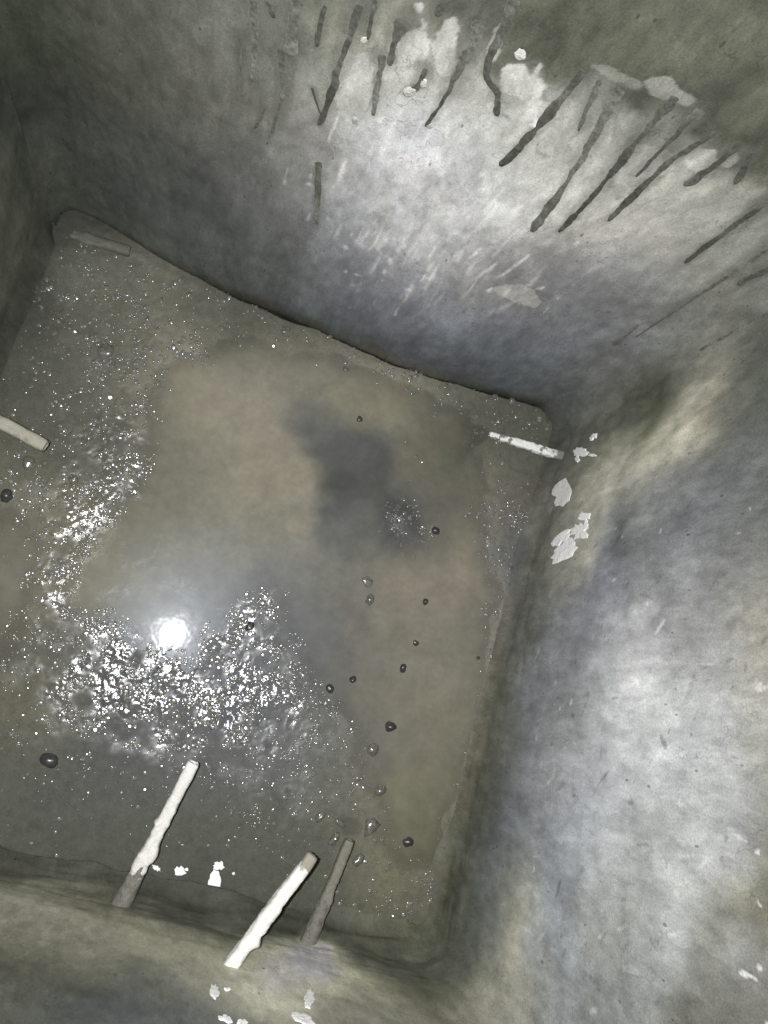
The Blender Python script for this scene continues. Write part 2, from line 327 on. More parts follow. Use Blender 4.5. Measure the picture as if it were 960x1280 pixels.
for side, pts in list(walls.items()):
    pos = pts.reshape(-1, 3).copy(); x, y, z = pos.T
    u = UU[side]
    w1 = fbm(u * 9, z * 6, 4, 2); w2 = fbm(u * 9 + 40, z * 7, 4, 7)
    wp = pos.copy(); wp[:, 0] += .05 * w1; wp[:, 1] += .05 * w1; wp[:, 2] += .08 * w2
    tint = blend_ctrl(wp.astype(np.float32), cp.astype(np.float32), cv.astype(np.float32), .030, .006).astype(float)
    if side == 'back':
        ua = x - .9 * y
        # dark olive growth above, with ragged lower edge
        s = sdf(ua + .03 * fbm(u * 30, z * 14, 4, 3), z + .05 * fbm(u * 26, z * 12, 4, 5), olive)
        m = sstep(.022, -.016, s)[:, None]
        tint = tint * (1 - m) + np.array([.050, .053, .038]) * (1 + .5 * fbm(u * 25, z * 20, 4, 10))[:, None] * m * 1.0
        # cream paint left between the runs, edges broken; dark speckle round it
        for k2, (px, py, rx, ry, al) in enumerate([(520, 62, 19, 46, .9), (556, 66, 16, 34, .6), (440, 108, 24, 48, .55), (484, 100, 7, 40, .7), (655, 112, 40, 30, .75), (690, 150, 26, 36, .5), (745, 170, 26, 34, .45), (800, 215, 40, 34, .5), (880, 205, 24, 16, .6), (830, 112, 40, 12, .32), (770, 95, 34, 8, .2), (915, 195, 10, 14, .5), (545, 270, 22, 60, .35), (480, 260, 14, 50, .35), (600, 250, 16, 44, .3), (650, 370, 34, 12, .55), (620, 55, 8, 30, .7)]):
            q, _ = hit_wall(px, py, ('back',)); qa, _ = hit_wall(px + rx, py, ('back',)); qb, _ = hit_wall(px, py + ry, ('back',))
            ax_r = abs(qa[0] - q[0]); az_r = abs(qb[2] - q[2]); sl = (qb[0] - q[0]) / (qb[2] - q[2] + 1e-9)
            e = np.hypot((x - q[0] - sl * (z - q[2]) * .35) / ax_r, (z - q[2]) / az_r) + .9 * fbm(u * 45, z * 26, 4, k2) 
            k = sstep(1.08, .92, e)[:, None] * al
            rim = (np.exp(-((e - 1.08) / .10) ** 2) * sstep(-.05, .25, fbm(u * 60, z * 50, 3, k2 + 5)))[:, None] * al * .8
            tint = tint * (1 - k) + np.array([.36, .355, .325]) * k; tint = tint * (1 - rim) + .10 * rim
        # dark damp stain that each drip has left in the render
        for i, (pl, w, mk, tp) in enumerate(D):
            line = [hit_wall(a, b, ('back',))[0] for a, b in smooth_line(pl, 14)]; line = np.array([q for q in line if q is not None])
            if len(line) < 3: continue
            mkk = (x > line[:, 0].min() - .05) & (x < line[:, 0].max() + .05) & (z > line[:, 2].min() - .03) & (z < line[:, 2].max() + .05)
            if not mkk.any(): continue
            qx = x[mkk] + .006 * fbm(x[mkk] * 70, z[mkk] * 40, 3, i); qz = z[mkk]
            dd = np.hypot(qx[:, None] - line[None, :, 0], qz[:, None] - line[None, :, 2])
            tt = np.argmin(dd, 1) / 13.0; dd = seg_dist(qx, qz, line[:, [0, 2]])
            hw = w * .5 * np.linalg.norm(line[0] - [0, 0, H]) / FPX
            k = sstep(2.3, .7, dd / (hw * (1.9 - 1.1 * tt))) * (.62 - .3 * tt) * (.75 if mk else 1.0)
            tint[mkk] = tint[mkk] * (1 - k[:, None]) + np.array([.07, .071, .058]) * k[:, None]
        # pale trickles of lime brushed down the wall
        for i in range(210):
            px = rng.normal(545, 78); py = rng.normal(290, 62)
            if py < 150 or py > 392: continue
            q, _ = hit_wall(px, py, ('back',)); Ls = .008 + .075 * rng.random() ** 2.2; wd = .0011 + .0052 * rng.random() ** 2
            slant = rng.normal(0, .05) + (.22 if (px > 590 and py > 310 and rng.random() < .5) else 0)
            mk = (np.abs(z - q[2]) < Ls) & (np.abs(x - q[0]) < .06)
            if not mk.any(): continue
            tt = (z[mk] - q[2]) / Ls; ax = x[mk] - q[0] - slant * (z[mk] - q[2]) + .002 * fbm(z[mk] * 60, z[mk] * 0 + i, 2, 3)
            k = np.exp(-(ax / (wd * (1.1 - .5 * tt))) ** 2) * sstep(1, .35, np.abs(tt)) * rng.uniform(.1, .75)
            k *= np.clip(1 + 2.2 * fbm(x[mk] * 160, z[mk] * 50, 2, 8), 0, 1.2)
            tint[mk] = tint[mk] * (1 - k[:, None]) + np.array([.60, .59, .57]) * k[:, None]
    if side in ('right', 'back'):
        # brushed mottling of the cement wash
        b = 1 + .24 * fbm(u * 22, z * 8, 5, 5) + .14 * fbm(u * 70, z * 28, 3, 9)
        tint *= np.clip(b, .5, 1.5)[:, None]
    if side == 'right':
        for i in range(150):   # chips and trowel nicks, pale and dark
            px = rng.uniform(660, 990); py = rng.uniform(620, 1290); q, _ = hit_wall(px, py, ('right',))
            if q is None: continue
            Ls = .003 + .022 * rng.random() ** 2.5; wd = .0013 + .004 * rng.random() ** 2; an = rng.normal(.9, .6)
            a = (y - q[1]) * math.cos(an) + (z - q[2]) * math.sin(an); c = -(y - q[1]) * math.sin(an) + (z - q[2]) * math.cos(an)
            nb = (np.abs(y - q[1]) < .05) & (np.abs(z - q[2]) < .05)
            k = nb * sstep(1.2, .8, np.hypot(a / Ls, c / wd) + .8 * fbm(y * 120, z * 120, 2, i)) * rng.uniform(.2, .65)
            cc = np.array([.55, .55, .53]) if i % 5 < 2 else np.array([.10, .105, .11])
            tint = tint * (1 - k[:, None]) + cc * k[:, None]
    ms = sstep({'front': .09, 'left': .10}.get(side, .045), .0, z + .03 * fbm(u * 14, z * 9, 3, 4))[:, None]
    low = z < .17; fs = np.zeros_like(tint); fs[low] = floor_tint(x[low], y[low]); tint = np.where(low[:, None], tint * (1 - ms) + fs * (1.3 if side == 'front' else .95) * ms, tint)      # silt lying on the foot of the wall
    mb = (sstep(.001, -.007, z) * ({'back': 1.0, 'front': sstep(.38, .45, x)}.get(side, 0.0)))[:, None]; tint = tint * (1 - mb) + .03 * mb      # shade of the gap painted near-black below floor level
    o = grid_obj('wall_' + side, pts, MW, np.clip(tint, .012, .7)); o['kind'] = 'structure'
    o['label'] = {'back': 'grey rendered tank wall with black drips running down it', 'right': 'pale cement washed tank wall on the right',
                  'front': 'khaki smeared tank wall that the white pipe stubs stick out of', 'left': 'dark narrow strip of tank wall at far left'}[side]
    walls[side + '_o'] = o

# ------------------------------------------------------------------ floor of silt, and the muddy puddle
FX0, FX1, FY0, FY1 = X0 - .03, X1 + .03, Y0 - .03, Y1 + .10
step = .0021
gx = np.arange(FX0, FX1, step); gy = np.arange(FY0, FY1, step); fx, fy = np.meshgrid(gx, gy)
pud = np.array([P(*q)[:2] for q in [(205, 462), (300, 428), (400, 446), (500, 486), (585, 520), (604, 590), (600, 660), (622, 740), (606, 830), (592, 910), (562, 1000), (548, 1070), (505, 1085), (474, 1040), (452, 960), (436, 900), (395, 858), (372, 800), (335, 735), (300, 745), (262, 790), (255, 812), (232, 826), (205, 812), (165, 802), (128, 782), (78, 765), (72, 705), (150, 620), (192, 560), (200, 500)]])
pool = np.array([P(*q)[:2] for q in [(-40, 610), (20, 640), (45, 690), (30, 760), (10, 800), (-40, 830)]])
isl = P(500, 662)[:2]
GC = '''280 830 1|330 800 .95|250 880 1|150 870 .9|110 850 .8|60 740 .9|100 660 1|150 590 1|180 550 .7|60 560 .5|20 600 .45|110 500 .68|130 440 .62|60 430 .25|200 350 .48|150 320 .58|80 380 .4|300 400 .38|380 450 .25|560 490 .3|650 540 .25|645 640 .62|630 720 .62|500 660 .9|480 640 .8|400 900 .7|350 940 .65|250 930 .7|150 940 .55|60 920 .5|20 860 .5|60 990 .12|200 1010 .12|300 1020 .3|350 1030 .45|250 1060 .05|100 1060 .03|420 1010 .4|460 1000 .25|530 1060 .3|560 1040 .5|540 1130 .52|500 1150 .35|470 1120 .25|440 1110 .15|400 1090 .15|580 930 .3|520 900 .2|30 330 .05|20 450 .1|350 1100 .05|150 1100 0|400 560 .3|300 600 .3|500 780 .2|660 590 .05'''
gp, gv = [], []
for tok in GC.split('|'):
    a = list(map(float, tok.split())); gp.append(P(a[0], a[1])[:2]); gv.append([a[2]])
gp = np.array(gp, np.float32); gv = np.array(gv, np.float32)
wx = fx + .030 * fbm(fx * 14, fy * 14, 4, 1); wy = fy + .030 * fbm(fx * 14 + 30, fy * 14, 4, 3)
sp = np.minimum(sdf(wx, wy, pud), sdf(wx, wy, pool))
bank = sstep(-.05, .05, sp)
bank = np.maximum(bank, .8 * np.exp(-((wx - isl[0]) / .055) ** 2 - ((wy - isl[1]) / .045) ** 2))
h = -.0055 + .0075 * bank + .0016 * fbm(fx * 22, fy * 22, 4, 4) + .0020 * fbm(fx * 6, fy * 6, 2, 5)
rx_ = fx * .8 - fy * .6; ry_ = fx * .6 + fy * .8
grain = fbm(rx_ * 210, ry_ * 210, 1, 8) * .0007 + fbm(fx * 105, fy * 105, 1, 11) * .0013 + fbm(rx_ * 52, ry_ * 52, 1, 2) * .0016
wet_q = blend_ctrl(np.stack([wx, wy], -1).reshape(-1, 2), gp, gv, .02, .004, .03)[:, 0].reshape(fx.shape)
h += grain * (.12 + .25 * bank + 1.0 * bank * sstep(.45, .95, wet_q) * np.clip(.8 + 1.4 * fbm(fx * 18, fy * 18, 3, 3), .3, 1.4))
def foot(side, zz):
    a = walls[side]; k = int(np.argmin(np.abs(a[:, 0, 2] - zz))); o = np.argsort(a[k, :, 0]); return np.interp(fx, a[k, o, 0], a[k, o, 1])
dB = foot('back', 0.0) - fy; dF = fy - foot('front', .02); dR = X1 - fx; dL = fx - X0
h += .022 * sstep(.13, -.01, dF + .05 * fbm(fx * 7, fy * 7, 3, 6)) ** 1.5 * sstep(.46, .30, fx) + .012 * sstep(.16, .02, dL) + .006 * sstep(.66, .80, fy) + .003 * sstep(.06, .0, dR)
# shrinkage gap along the back wall and the broken crack at the near right corner
gapw = .008 * sstep(-.30, .0, fx) * (1 + .9 * fbm(fx * 12, fy * 0, 3, 7)) 
h += .0012 * np.exp(-((dB - .020) / .010) ** 2)
h -= .040 * sstep(gapw, gapw - .005, dB) * (dB < .05)
gf = .012 * sstep(.38, .47, fx) * (1 + 2.2 * fbm(fx * 26, fy * 0, 3, 5)); h -= .045 * sstep(gf, gf - .006, dF) * (dF < .06)
crk = np.array([P(*q)[:2] for q in [(428, 1160), (455, 1172), (478, 1190), (505, 1204), (520, 1222), (545, 1250)]])
cd = seg_dist(fx + .012 * fbm(fx * 30, fy * 30, 3, 2), fy + .012 * fbm(fx * 30, fy * 30, 3, 9), crk)
h -= .045 * sstep(.012, .002, cd)
# soft hollows round the two low stub tips
for q, r in (((602, 541), .022), ((436, 1034), .024)):
    c = P(*q)[:2]; h -= .006 * np.exp(-((fx - c[0]) ** 2 + (fy - c[1]) ** 2) / r ** 2)
fq = np.stack([wx, wy], -1).reshape(-1, 2)
wet = blend_ctrl(fq.astype(np.float32), gp, gv, .02, .004, .03)[:, 0].astype(float)
wet2 = np.clip(wet * (1 + 1.1 * fbm(fx * 30, fy * 30, 3, 14).reshape(-1)), 0, 1)
ft = floor_tint(fx, fy); gap_shade = sstep(-.010, -.020, h).reshape(-1, 1); ft = ft * (1 - gap_shade) + .03 * gap_shade     # dark of the deep gaps painted into the floor colour as shade
fpts = np.stack([fx, fy, h], -1)
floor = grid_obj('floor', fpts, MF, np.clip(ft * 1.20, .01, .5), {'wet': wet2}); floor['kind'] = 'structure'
floor['label'] = 'wet glittering silt floor of the tank'
bvh['floor'] = coarse_bvh(fpts, 2)
wgx = np.arange(X0 + .01, X1 - .01, .004); wgy = np.arange(Y0 + .09, Y1 - .05, .004); ax_, ay_ = np.meshgrid(wgx, wgy)
puddle = grid_obj('puddle', np.stack([ax_, ay_, np.zeros_like(ax_)], -1), MWA, np.clip(floor_tint(ax_, ay_, .06) * 1.3, .01, .5),
                  {'depth': 1 - np.exp(-np.maximum(-h[np.clip(((ay_ - FY0) / step).astype(int), 0, len(gy) - 1), np.clip(((ax_ - FX0) / step).astype(int), 0, len(gx) - 1)], 0) / .0022)})
puddle['kind'] = 'structure'; puddle['label'] = 'shallow muddy water lying in the middle of the floor'

def fz(x, y):
    i = int(np.clip((y - FY0) / step, 0, len(gy) - 1)); j = int(np.clip((x - FX0) / step, 0, len(gx) - 1)); return h[i, j]
def hit_any(px, py):
    r = Vector(ray(px, py)).normalized(); best = None
    for s in ('back', 'right', 'front', 'left', 'floor'):
        q = bvh[s].ray_cast(EYE, r)
        if q[0] is not None and (best is None or q[3] < best[3]): best = (*q, s)
    n = best[1]
    if n.dot(r) > 0: n = -n
    return np.array(best[0]), np.array(n), best[4]

# ------------------------------------------------------------------ loose grit (uncountable)
def ico(sub):
    bm = bmesh.new(); bmesh.ops.create_icosphere(bm, subdivisions=sub, radius=1)
    v = np.array([p.co[:] for p in bm.verts]); f = np.array([[q.index for q in p.verts] for p in bm.faces]); bm.free(); return v, f
ra = np.radians(np.arange(0, 360, 60)); iv = np.array([(0, 0, 0)] + [(.55 * math.cos(a), .55 * math.sin(a), -.3025) for a in ra] + [(math.cos(a), math.sin(a), -1) for a in ra + .5] + [(math.cos(a), math.sin(a), -3) for a in ra + .5])
if_ = np.array([(0, 1 + j, 1 + (j + 1) % 6) for j in range(6)] + [q for j in range(6) for q in ((1 + j, 7 + j, 1 + (j + 1) % 6), (1 + (j + 1) % 6, 7 + j, 7 + (j + 1) % 6))] + [q for j in range(6) for q in ((7 + j, 13 + j, 7 + (j + 1) % 6), (7 + (j + 1) % 6, 13 + j, 13 + (j + 1) % 6))])
cand = rng.random((150000, 2)) * [X1 - X0 - .03, Y1 - Y0 - .03] + [X0 + .015, Y0 + .015]
ci = np.clip(((cand[:, 1] - FY0) / step).astype(int), 0, len(gy) - 1); cj = np.clip(((cand[:, 0] - FX0) / step).astype(int), 0, len(gx) - 1)
W2 = wet2.reshape(h.shape); clump = np.clip(.50 + 2.6 * fbm(cand[:, 0] * 44, cand[:, 1] * 44, 4, 6, .7), .05, 2.0)
keep = (rng.random(150000) < np.maximum(W2[ci, cj] ** 1.3, .012) * .55 * clump) & (h[ci, cj] > -.004)
cand = cand[keep][:15000]; ci = ci[keep][:15000]; cj = cj[keep][:15000]
N = len(cand); sz = .0009 + .0046 * rng.random(N) ** 5; rc = (.003 + .020 * rng.random(N) ** 1.6) * (1 + 260 * (sz - .0009))     # water-filmed grains: radius and curvature of their tops
sc = np.stack([sz * rng.uniform(.8, 1.4, N), sz * rng.uniform(.7, 1.1, N), sz ** 2 / (2 * rc)], 1)
near = np.hypot(cand[:, 0] - .03, cand[:, 1] + .08); big = ((near < .24) & (rng.random(N) < .20 * (1.25 - near / .24))) | ((W2[ci, cj] > .6) & (rng.random(N) < .03)); tl = np.where(big, .07, .14)
sz = np.where(big, rng.uniform(.0022, .0056, N), sz); rc = np.where(big, rng.uniform(.030, .075, N), rc * 1.7)
sc = np.stack([sz * rng.uniform(.8, 1.4, N), sz * rng.uniform(.7, 1.1, N), sz ** 2 / (2 * rc)], 1)
an = rng.uniform(0, 6.28, N); vv = iv[None] * sc[:, None, :]
vv[..., :2] *= 1 + .10 * rng.standard_normal((N, len(iv), 1)); vv[..., 2] += .0007
vv[..., 2] += vv[..., 0] * (rng.normal(0, 1, N) * tl)[:, None] + vv[..., 1] * (rng.normal(0, 1, N) * tl)[:, None]
vx = vv[..., 0] * np.cos(an)[:, None] - vv[..., 1] * np.sin(an)[:, None]; vy = vv[..., 0] * np.sin(an)[:, None] + vv[..., 1] * np.cos(an)[:, None]
gz = np.maximum(h[ci, cj], -.001)
G = np.stack([vx + cand[:, :1], vy + cand[:, 1:], vv[..., 2] + gz[:, None] + .0003], -1).reshape(-1, 3)
GFc = (if_[None] + (np.arange(N) * len(iv))[:, None, None]).reshape(-1, 3)
me = bpy.data.meshes.new('grit'); me.vertices.add(len(G)); me.vertices.foreach_set('co', G.reshape(-1).astype(np.float32))
me.loops.add(GFc.size); me.loops.foreach_set('vertex_index', GFc.reshape(-1).astype(np.int32)); me.polygons.add(len(GFc))
me.polygons.foreach_set('loop_start', np.arange(0, GFc.size, 3, dtype=np.int32)); me.polygons.foreach_set('loop_total', np.full(len(GFc), 3, np.int32)); me.update()
grit = link('grit', me, M_GRIT); grit['kind'] = 'stuff'; grit['label'] = 'wet sparkling grit strewn over the silt floor'; grit['category'] = 'grit'

# ------------------------------------------------------------------ dried drips on the back wall (parts of the wall)
def drip(pts, w, mat, taper=1.0, bulb=1.25, seed=0):
    if pts[0][1] > 55: pts = [(pts[0][0] * 1.3 - pts[1][0] * .3, pts[0][1] * 1.3 - pts[1][1] * .3)] + list(pts[1:])
    r = np.random.default_rng(seed); L = sum(math.dist(pts[i], pts[i + 1]) for i in range(len(pts) - 1)); n = max(10, int(L / 4))
    line = smooth_line(pts, n); line += np.cumsum(r.normal(0, .35, line.shape), 0) * .5
    pos, nor = [], []
    for a, b in line:
        q, m = hit_wall(a, b, ('back', 'right'))
        if q is None: continue
        pos.append(q); nor.append(m)
    pos = np.array(pos); nor = np.array(nor); n = len(pos)
    nor = np.array([nor[max(0, i - 2):i + 3].mean(0) for i in range(n)])
    tan = np.gradient(pos, axis=0); tan /= np.linalg.norm(tan, axis=1)[:, None] + 1e-9
    ac = np.cross(nor, tan); ac /= np.linalg.norm(ac, axis=1)[:, None] + 1e-9
    dist = np.linalg.norm(pos - [0, 0, H], axis=1)
    t = np.linspace(0, 1, n); wd = w * .41 * dist / FPX * (1 + (taper - 1) * t)
    wd *= 1 + .6 * fbm(t * n / 9, t * 0 + seed, 3, seed) + .18 * r.standard_normal(n).cumsum() / math.sqrt(n)
    wd *= 1 + .5 * np.exp(-t * n / 4.0); wd *= 1 + (bulb - 1) * np.exp(-((t - .955) * n / 2.6) ** 2); wd = np.clip(wd, .0008, .02)
    wd[-1] *= .45; wd[0] *= .6
    hh = np.clip(wd * .05, .0002, .0003) * (1 + 1.2 * np.exp(-((t - .955) * n / 2.6) ** 2))
    eL = 1 + .8 * fbm(t * n / 3.0, t * 0 + seed * 1.7, 3, seed + 1) + .07 * r.standard_normal(n); eR = 1 + .8 * fbm(t * n / 3.0, t * 0 + seed * 2.9, 3, seed + 2) + .07 * r.standard_normal(n)
    V, F = [], []; sec = [(-1, .2), (-.8, .9), (-.3, 1.0), (.3, 1.0), (.8, .9), (1, .2)]
    for i in range(n):
        for a, b in sec:
            V.append(pos[i] + ac[i] * wd[i] * a * (eL[i] if a < 0 else eR[i]) + nor[i] * (hh[i] * b + .0007 - .0016 * max(0, 1 - i / 4)))
    k = len(sec)
    for i in range(n - 1):
        for j in range(k - 1): F.append((i * k + j, i * k + j + 1, (i + 1) * k + j + 1, (i + 1) * k + j))
    V.append(pos[-1] + tan[-1] * wd[-1] * .8); e = len(V) - 1
    for j in range(k - 1): F.append(((n - 1) * k + j, (n - 1) * k + j + 1, e))
    o = mesh_obj('dried_drip', V, F, mat, walls['back_o']); g = 1.7 if mat is M_DRIPP else 1.0
    core = (.047 + .03 * np.clip(fbm(t * n / 5, t * 0 + seed, 3, seed + 5) * 1.8 + .1, 0, 1)) * (1 + (g - 1) * sstep(0, .3, t))
    cc = np.array([core[i] * (1.25 if j in (0, 5) else 1.0) * (1 + .12 * r.standard_normal()) for i in range(n) for j in range(k)] + [.06 * g])
    at = o.data.attributes.new('tint', 'FLOAT_COLOR', 'POINT'); at.data.foreach_set('color', np.stack([cc, cc * 1.02, cc * .85, cc * 0 + 1], 1).reshape(-1).astype(np.float32))
    return o
for i, (pl, w, mk, tp) in enumerate(D): drip(pl, w, M_DRIPP if mk else M_DRIP, tp * .85, 1.22, i + 3)
# loose pale lime crust between the drips
def fleck(cx, cy, rx, ry, rot=0, seed=0, mat=None, thick=.0018, name='lime_fleck', jag=.22):
    r = np.random.default_rng(seed + 100); n = 18; V = []; nn = []
    c, nc, s = hit_any(cx, cy); par = floor if s == 'floor' else walls[s + '_o']
    rad = 1 + jag * r.standard_normal(n) * .7; rad = np.clip(rad, .45, 1.5)
    for i in range(n):
        a = 2 * math.pi * i / n; dx = rx * rad[i] * math.cos(a); dy = ry * rad[i] * math.sin(a); R = math.radians(rot)
        q, m, s2 = hit_any(cx + dx * math.cos(R) - dy * math.sin(R), cy + dx * math.sin(R) + dy * math.cos(R))
        if s2 != s or np.linalg.norm(q - c) > .12: q = c + (V[-1] - c if V else 0); m = nc
        V.append(q); nn.append(m)
    rim = [V[i] + nc * .0010 for i in range(n)]
    inn = [V[i] * .8 + c * .2 + nc * (thick * (.8 + .4 * r.random())) for i in range(n)]
    bot = [V[i] - nc * .004 for i in range(n)]; allv = rim + inn + bot + [c + nc * thick * 1.1]; F = []
    for i in range(n):
        j = (i + 1) % n
        F += [(n + i, n + j, 3 * n), (i, j, n + j, n + i), (2 * n + i, 2 * n + j, j, i)]
    return mesh_obj(name, allv, F, mat or M_WHITE, par, name == 'lime_crust')
M_CRUST = mat_simple('pale_lime_crust', (.30, .295, .265), .3, .7, .2, 90, .7, .004)
for k, a in enumerate([(651, 68, 7, 7, 0), (512, 114, 8, 6, 0), (538, 157, 4, 3, 0), (455, 50, 5, 4, 0), (443, 150, 3, 4, 0), (530, 104, 4, 6, 20)]):
    fleck(*a, seed=k, mat=M_CRUST, thick=.0014, name='lime_crust', jag=.12)
# white flecks round the stubs
for k, a in enumerate([(195, 1085, 6, 3, 25), (225, 1089, 7, 6, 0), (233, 1087, 3, 2, 0), (273, 1082, 7, 6, 0), (269, 1101, 8, 12, 0), (292, 1092, 2, 2, 0),
                       (268, 1240, 7, 9, 0), (284, 1237, 4, 2, 0), (386, 1249, 7, 11, 30), (379, 1274, 14, 6, 25), (282, 1274, 9, 4, 20), (303, 1279, 7, 4, 10),
                       (703, 617, 12, 17, 20), (726, 565, 9, 6, 0), (722, 574, 3, 4, 0), (742, 546, 6, 3, -40), (741, 569, 5, 2, 10), (731, 645, 8, 5, -15), (724, 664, 10, 11, 40), (705, 689, 20, 10, -38), (702, 673, 14, 6, -35), (733, 655, 2, 6, 0)]):
    fleck(*a, seed=k + 40)

# ------------------------------------------------------------------ cut pipe stubs
def stub_mat(name, white, grey, grey_end, tip_len, patch):
    """grey_end: length (m, from wall side coordinate) of mud; patch: noise threshold of mud over lime"""
    t = NT(name); p = t.pos(); sx = t.n('ShaderNodeSeparateXYZ', {0: p}).outputs[0]      # object x runs from tip (0) to wall
    n1 = t.noise(70, 6, .7); n2 = t.noise(260, 4, .6)
    e = t.math('ADD', sx, t.math('MULTIPLY', t.math('SUBTRACT', n1, .5), .07))
    m = t.remap(e, grey_end - .006, grey_end + .006, 0, 1)
    if tip_len > 0: m = t.math('MAXIMUM', m, t.remap(e, tip_len - .004, tip_len + .004, 1, 0))
    if patch: m = t.math('MAXIMUM', m, t.remap(n1, patch - .02, patch + .02, 0, 1))
    col = t.mix(m, (*white, 1), (*grey, 1)); t.set('Base Color', t.scale(col, t.remap(n2, .3, .7, .88, 1.12)))
    t.set('Roughness', .62); t.set('Specular IOR Level', .3); t.set('Normal', t.bump(t.math('ADD', n1, t.math('MULTIPLY', n2, .5)), .5, .003)); return t.m
def stub(tip_px, base_px, ztip, zbase, diam, mat, label, lumps=(), flare=1.0, tipscale=1.0, seed=0, mud=True):
    r = np.random.default_rng(seed); A = P(*tip_px, ztip); B = P(*base_px, zbase); ax = B - A; L = float(np.linalg.norm(ax)); ax /= L
    up = np.array([0, 0, 1.]) - ax * ax[2]; up /= np.linalg.norm(up); sd = np.cross(up, ax)
    root = bpy.data.objects.new('pipe_stub', None); C.objects.link(root)
    mw = Matrix.Identity(4)
    for i in range(3): mw[i][0] = ax[i]; mw[i][1] = sd[i]; mw[i][2] = up[i]; mw[i][3] = A[i]
    root.matrix_world = mw
    root['label'] = label; root['category'] = 'pipe stub'; root['group'] = 'cut pipe stubs sticking out of the tank walls'
    Lt = L + .07; n = int(Lt / .0035); k = 28; R0 = diam / 2; V, F = [], []
    for i in range(n):
        s = i / (n - 1) * Lt; t = min(1, s / L); base = R0 * (tipscale + (1 - tipscale) * sstep(0, .5, t)) * (1 + (flare - 1) * sstep(.6, 1.0, t))
        for j in range(k):
            a = 2 * math.pi * j / k; rr = base * (1 + .16 * float(fbm(np.array(s * 45 + seed * 7), np.array(math.cos(a) * 1.2 + 3), 3, seed)) + .22 * float(fbm(np.array(s * 130.), np.array(a * 2.2), 3, seed + 4)) * sstep(.02, .1, s))
            for (ls, la, lw, lh) in lumps:
                rr += lh * math.exp(-((s - ls) / lw) ** 2) * max(0, math.cos(a - la)) ** 2
            c = (1 - .16 * (i == 0)) * (abs(math.cos(a)) ** 3.4 + abs(math.sin(a)) ** 3.4) ** (-1 / 3.4) * .95
            V.append((s, rr * c * math.cos(a), rr * c * math.sin(a)))
    for i in range(n - 1):
        for j in range(k): q = (j + 1) % k; F.append((i * k + j, i * k + q, (i + 1) * k + q, (i + 1) * k + j))
    mesh_obj('pipe', V, F, mat, root)
    # cut end: rim and plugged, slightly sunken face
    V2, F2 = [], []
    for (rr, s) in ((.86, .0), (.66, -.0005), (.60, .004), (.0, .005)):
        for j in range(k): a = 2 * math.pi * j / k; V2.append((s + .0006 * r.standard_normal(), R0 * tipscale * rr * math.cos(a), R0 * tipscale * rr * math.sin(a)))
    for i in range(3):
        for j in range(k): q = (j + 1) % k; F2.append((i * k + j, (i + 1) * k + j, (i + 1) * k + q, i * k + q))
    mesh_obj('cut_end', V2, F2, mat, root)
    if mud:   # collar of smeared mud where the pipe leaves the wall
        V3, F3 = [], []; m = 14
        for i in range(m):
            t = i / (m - 1); s = L - .045 + t * .10; rr0 = R0 * flare * (.96 + .45 * t ** 1.5)
            for j in range(k):
                a = 2 * math.pi * j / k; V3.append((s + .008 * float(fbm(np.array(math.cos(a) * 2.), np.array(math.sin(a) * 2 + seed), 2, 5)), rr0 * (1 + .16 * float(fbm(np.array(s * 60), np.array(math.cos(a) * 2 + math.sin(a)), 3, 2))) * math.cos(a), rr0 * math.sin(a)))
        for i in range(m - 1):
            for j in range(k): q = (j + 1) % k; F3.append((i * k + j, i * k + q, (i + 1) * k + q, (i + 1) * k + j))
        mesh_obj('mud_collar', V3, F3, M_MUD, root)
    return root
M_MUD = mat_simple('smeared_mud', (.135, .13, .108), .3, .65, .3, 80, .7, .004)
WH = (.56, .55, .51); GR = (.15, .144, .118); BEI = (.20, .19, .155)
MA = stub_mat('limed_pipe_a', WH, GR, .215, 0, 0); MB_ = stub_mat('limed_pipe_b', WH, (.22, .205, .165), .232, .028, 0)
MC = stub_mat('mud_coated_pipe', (.15, .143, .115), (.125, .12, .10), .14, 0, .58)
MD = stub_mat('flaking_limed_pipe', (.60, .60, .58), (.15, .145, .125), .15, 0, .56)
ME = stub_mat('bare_grey_pipe', (.25, .24, .19), (.19, .18, .145), .5, 0, .6)
MFp = stub_mat('silted_pipe', (.088, .086, .071), (.08, .078, .062), .09, 0, .6)
stub((242, 953), (168, 1098), .17, .13, .0235, MA, 'long white lime-coated pipe stub at lower left, mud only at its base', lumps=((.175, 0.2, .014, .007), (.19, 2.9, .02, .004), (.12, 2.9, .006, .004)), flare=1.15, seed=1)
stub((391, 1069), (288, 1208), .30, .30, .0235, MB_, 'white lime-coated pipe stub with a bare muddy tip at bottom centre', lumps=((.16, .2, .008, .005), (.12, 2.9, .02, .003)), flare=1.05, seed=2, mud=False)
stub((437, 1050), (394, 1156), .11, .09, .0205, MC, 'slim khaki mud-coated pipe stub with no white on it', lumps=((.12, .2, .02, .003),), flare=1.3, seed=3)
stub((612, 543), (722, 576), .045, .06, .0205, MD, 'thin pipe stub in flaking white lime by the far right corner', flare=1.1, tipscale=.72, seed=4)
stub((57, 558), (-48, 502), .16, .16, .0255, ME, 'plain beige pipe stub cut off by the left edge of the photo', flare=1.0, seed=5, mud=False)
stub((163, 315), (74, 290), .004, .003, .027, MFp, 'half-buried silt-coloured pipe stub in the dark far left corner', flare=.8, seed=6, mud=False)

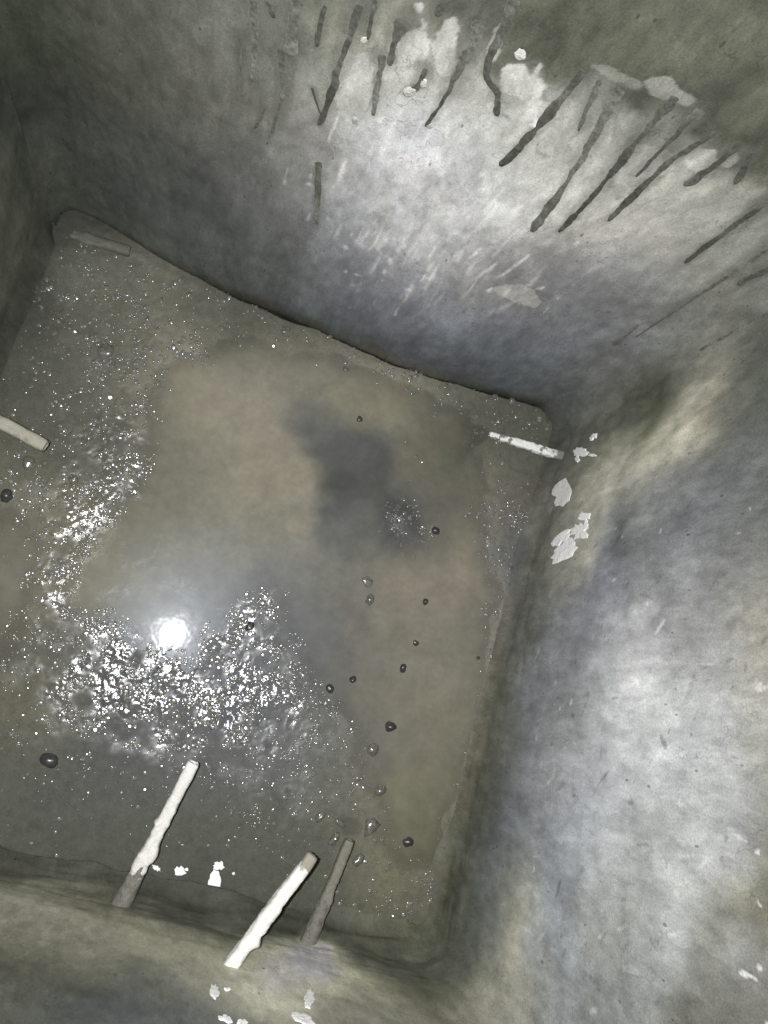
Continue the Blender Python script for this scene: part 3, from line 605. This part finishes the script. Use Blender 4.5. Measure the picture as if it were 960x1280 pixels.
# ------------------------------------------------------------------ single stones
ST = [(132, 438, 21, 25, 0, 'flat oval stone lying in the grit of the far left floor'), (358, 412, 15, 19, 0, 'oblong stone close to the foot of the drip-stained wall'),
      (545, 664, 11, 11, 1, 'black round pebble beside the small glittering patch right of centre'), (460, 727, 17, 14, 0, 'upper of two wet stones close together right of the puddle glare'),
      (463, 750, 12, 15, 0, 'lower of two wet stones close together right of the puddle glare'), (532, 752, 8, 9, 1, 'small black pebble in smooth water, topmost of three in a row'),
      (520, 804, 8, 8, 1, 'small black pebble in smooth water, middle one of three in a row'), (504, 836, 11, 12, 1, 'small black pebble in smooth water, lowest of three in a row'),
      (441, 850, 10, 10, 1, 'round black pebble at the right rim of the glittering grit'), (412, 861, 11, 11, 1, 'dark pebble in the grit just left of a round black one'),
      (487, 908, 17, 15, 1, 'glossy dark-rimmed stone below the three pebbles in a row'), (466, 938, 15, 20, 0, 'upright muddy stone between a glossy dark stone and a rounded one'),
      (475, 988, 17, 18, 0, 'rounded grey stone alone in smooth khaki water above the shard'), (400, 1020, 10, 14, 0, 'narrow stone above the tip of the muddy-tipped white pipe'),
      (424, 1028, 17, 10, 0, 'shiny flat stone at the tip of the slim khaki pipe'), (463, 1034, 22, 24, 2, 'triangular shard of stone right of the slim khaki pipe tip'),
      (511, 1052, 16, 14, 1, 'dark knobbly stone in shallow water near the right wall'), (8, 620, 15, 17, 1, 'dark round stone at the left edge of the photo'),
      (92, 600, 11, 13, 0, 'oval stone in the bright grit below the beige pipe'), (62, 950, 20, 18, 1, 'dark lump of stone in dull mud at lower left'),
      (598, 822, 6, 6, 1, 'tiny dark pebble near the right bank of the puddle'), (418, 1048, 12, 20, 0, 'long stone between two pipe tips at bottom centre'),
      (445, 862, 6, 6, 1, None), (312, 782, 9, 14, 1, 'dark sliver of stone in the grit right of the glare'), (36, 580, 18, 16, 0, 'low stone in the grit just under the beige pipe'),
      (375, 460, 8, 6, 1, None), (450, 524, 8, 9, 1, 'small dark pebble just above the dark patch of the puddle'), (432, 462, 10, 9, 0, 'grey pebble below the middle of the drip-stained wall'), (447, 1075, 12, 18, 0, 'narrow stone half hidden beside the slim khaki pipe')]
sv, sf = ico(3)
for i, (px, py, wpx, hpx, kind, lab) in enumerate(ST):
    if lab is None: continue
    r = np.random.default_rng(i + 500); c = P(px, py); s = H / FPX * .98
    v = sv.copy(); d = 1 + .40 * fbm(v[:, 0] * 1.3 + i, v[:, 1] * 1.3 + v[:, 2], 3, i) * 2 * .6 + .08 * fbm(v[:, 0] * 4 + i, v[:, 1] * 4 - v[:, 2] * 3, 2, i + 3)
    v = v * d[:, None]
    if kind == 2:
        v = np.sign(v) * np.abs(v) ** .8; v[:, 0] *= np.clip(.75 + .55 * v[:, 1], .15, 1.3)
    th = -math.radians(17)
    v = v * [wpx * s * .5, hpx * s * .5, (wpx + hpx) * s * .25 * (.62 if kind != 1 else .8)]
    v = np.stack([v[:, 0] * math.cos(th) - v[:, 1] * math.sin(th), v[:, 0] * math.sin(th) + v[:, 1] * math.cos(th), v[:, 2]], 1)
    zb = max(fz(c[0], c[1]), -.001); me = bpy.data.meshes.new('pebble')
    o = mesh_obj('pebble' if wpx < 14 else 'stone', v, sf, M_STONED if kind == 1 else M_STONE)
    o.location = (c[0], c[1], zb - (.0010 if wpx < 14 else .0032)); o['label'] = lab; o['category'] = 'pebble' if wpx < 14 else 'stone'; o['group'] = 'loose stones on the tank floor'
print('tris', sum(len(o.data.polygons) * 2 for o in C.objects if o.type == 'MESH'))
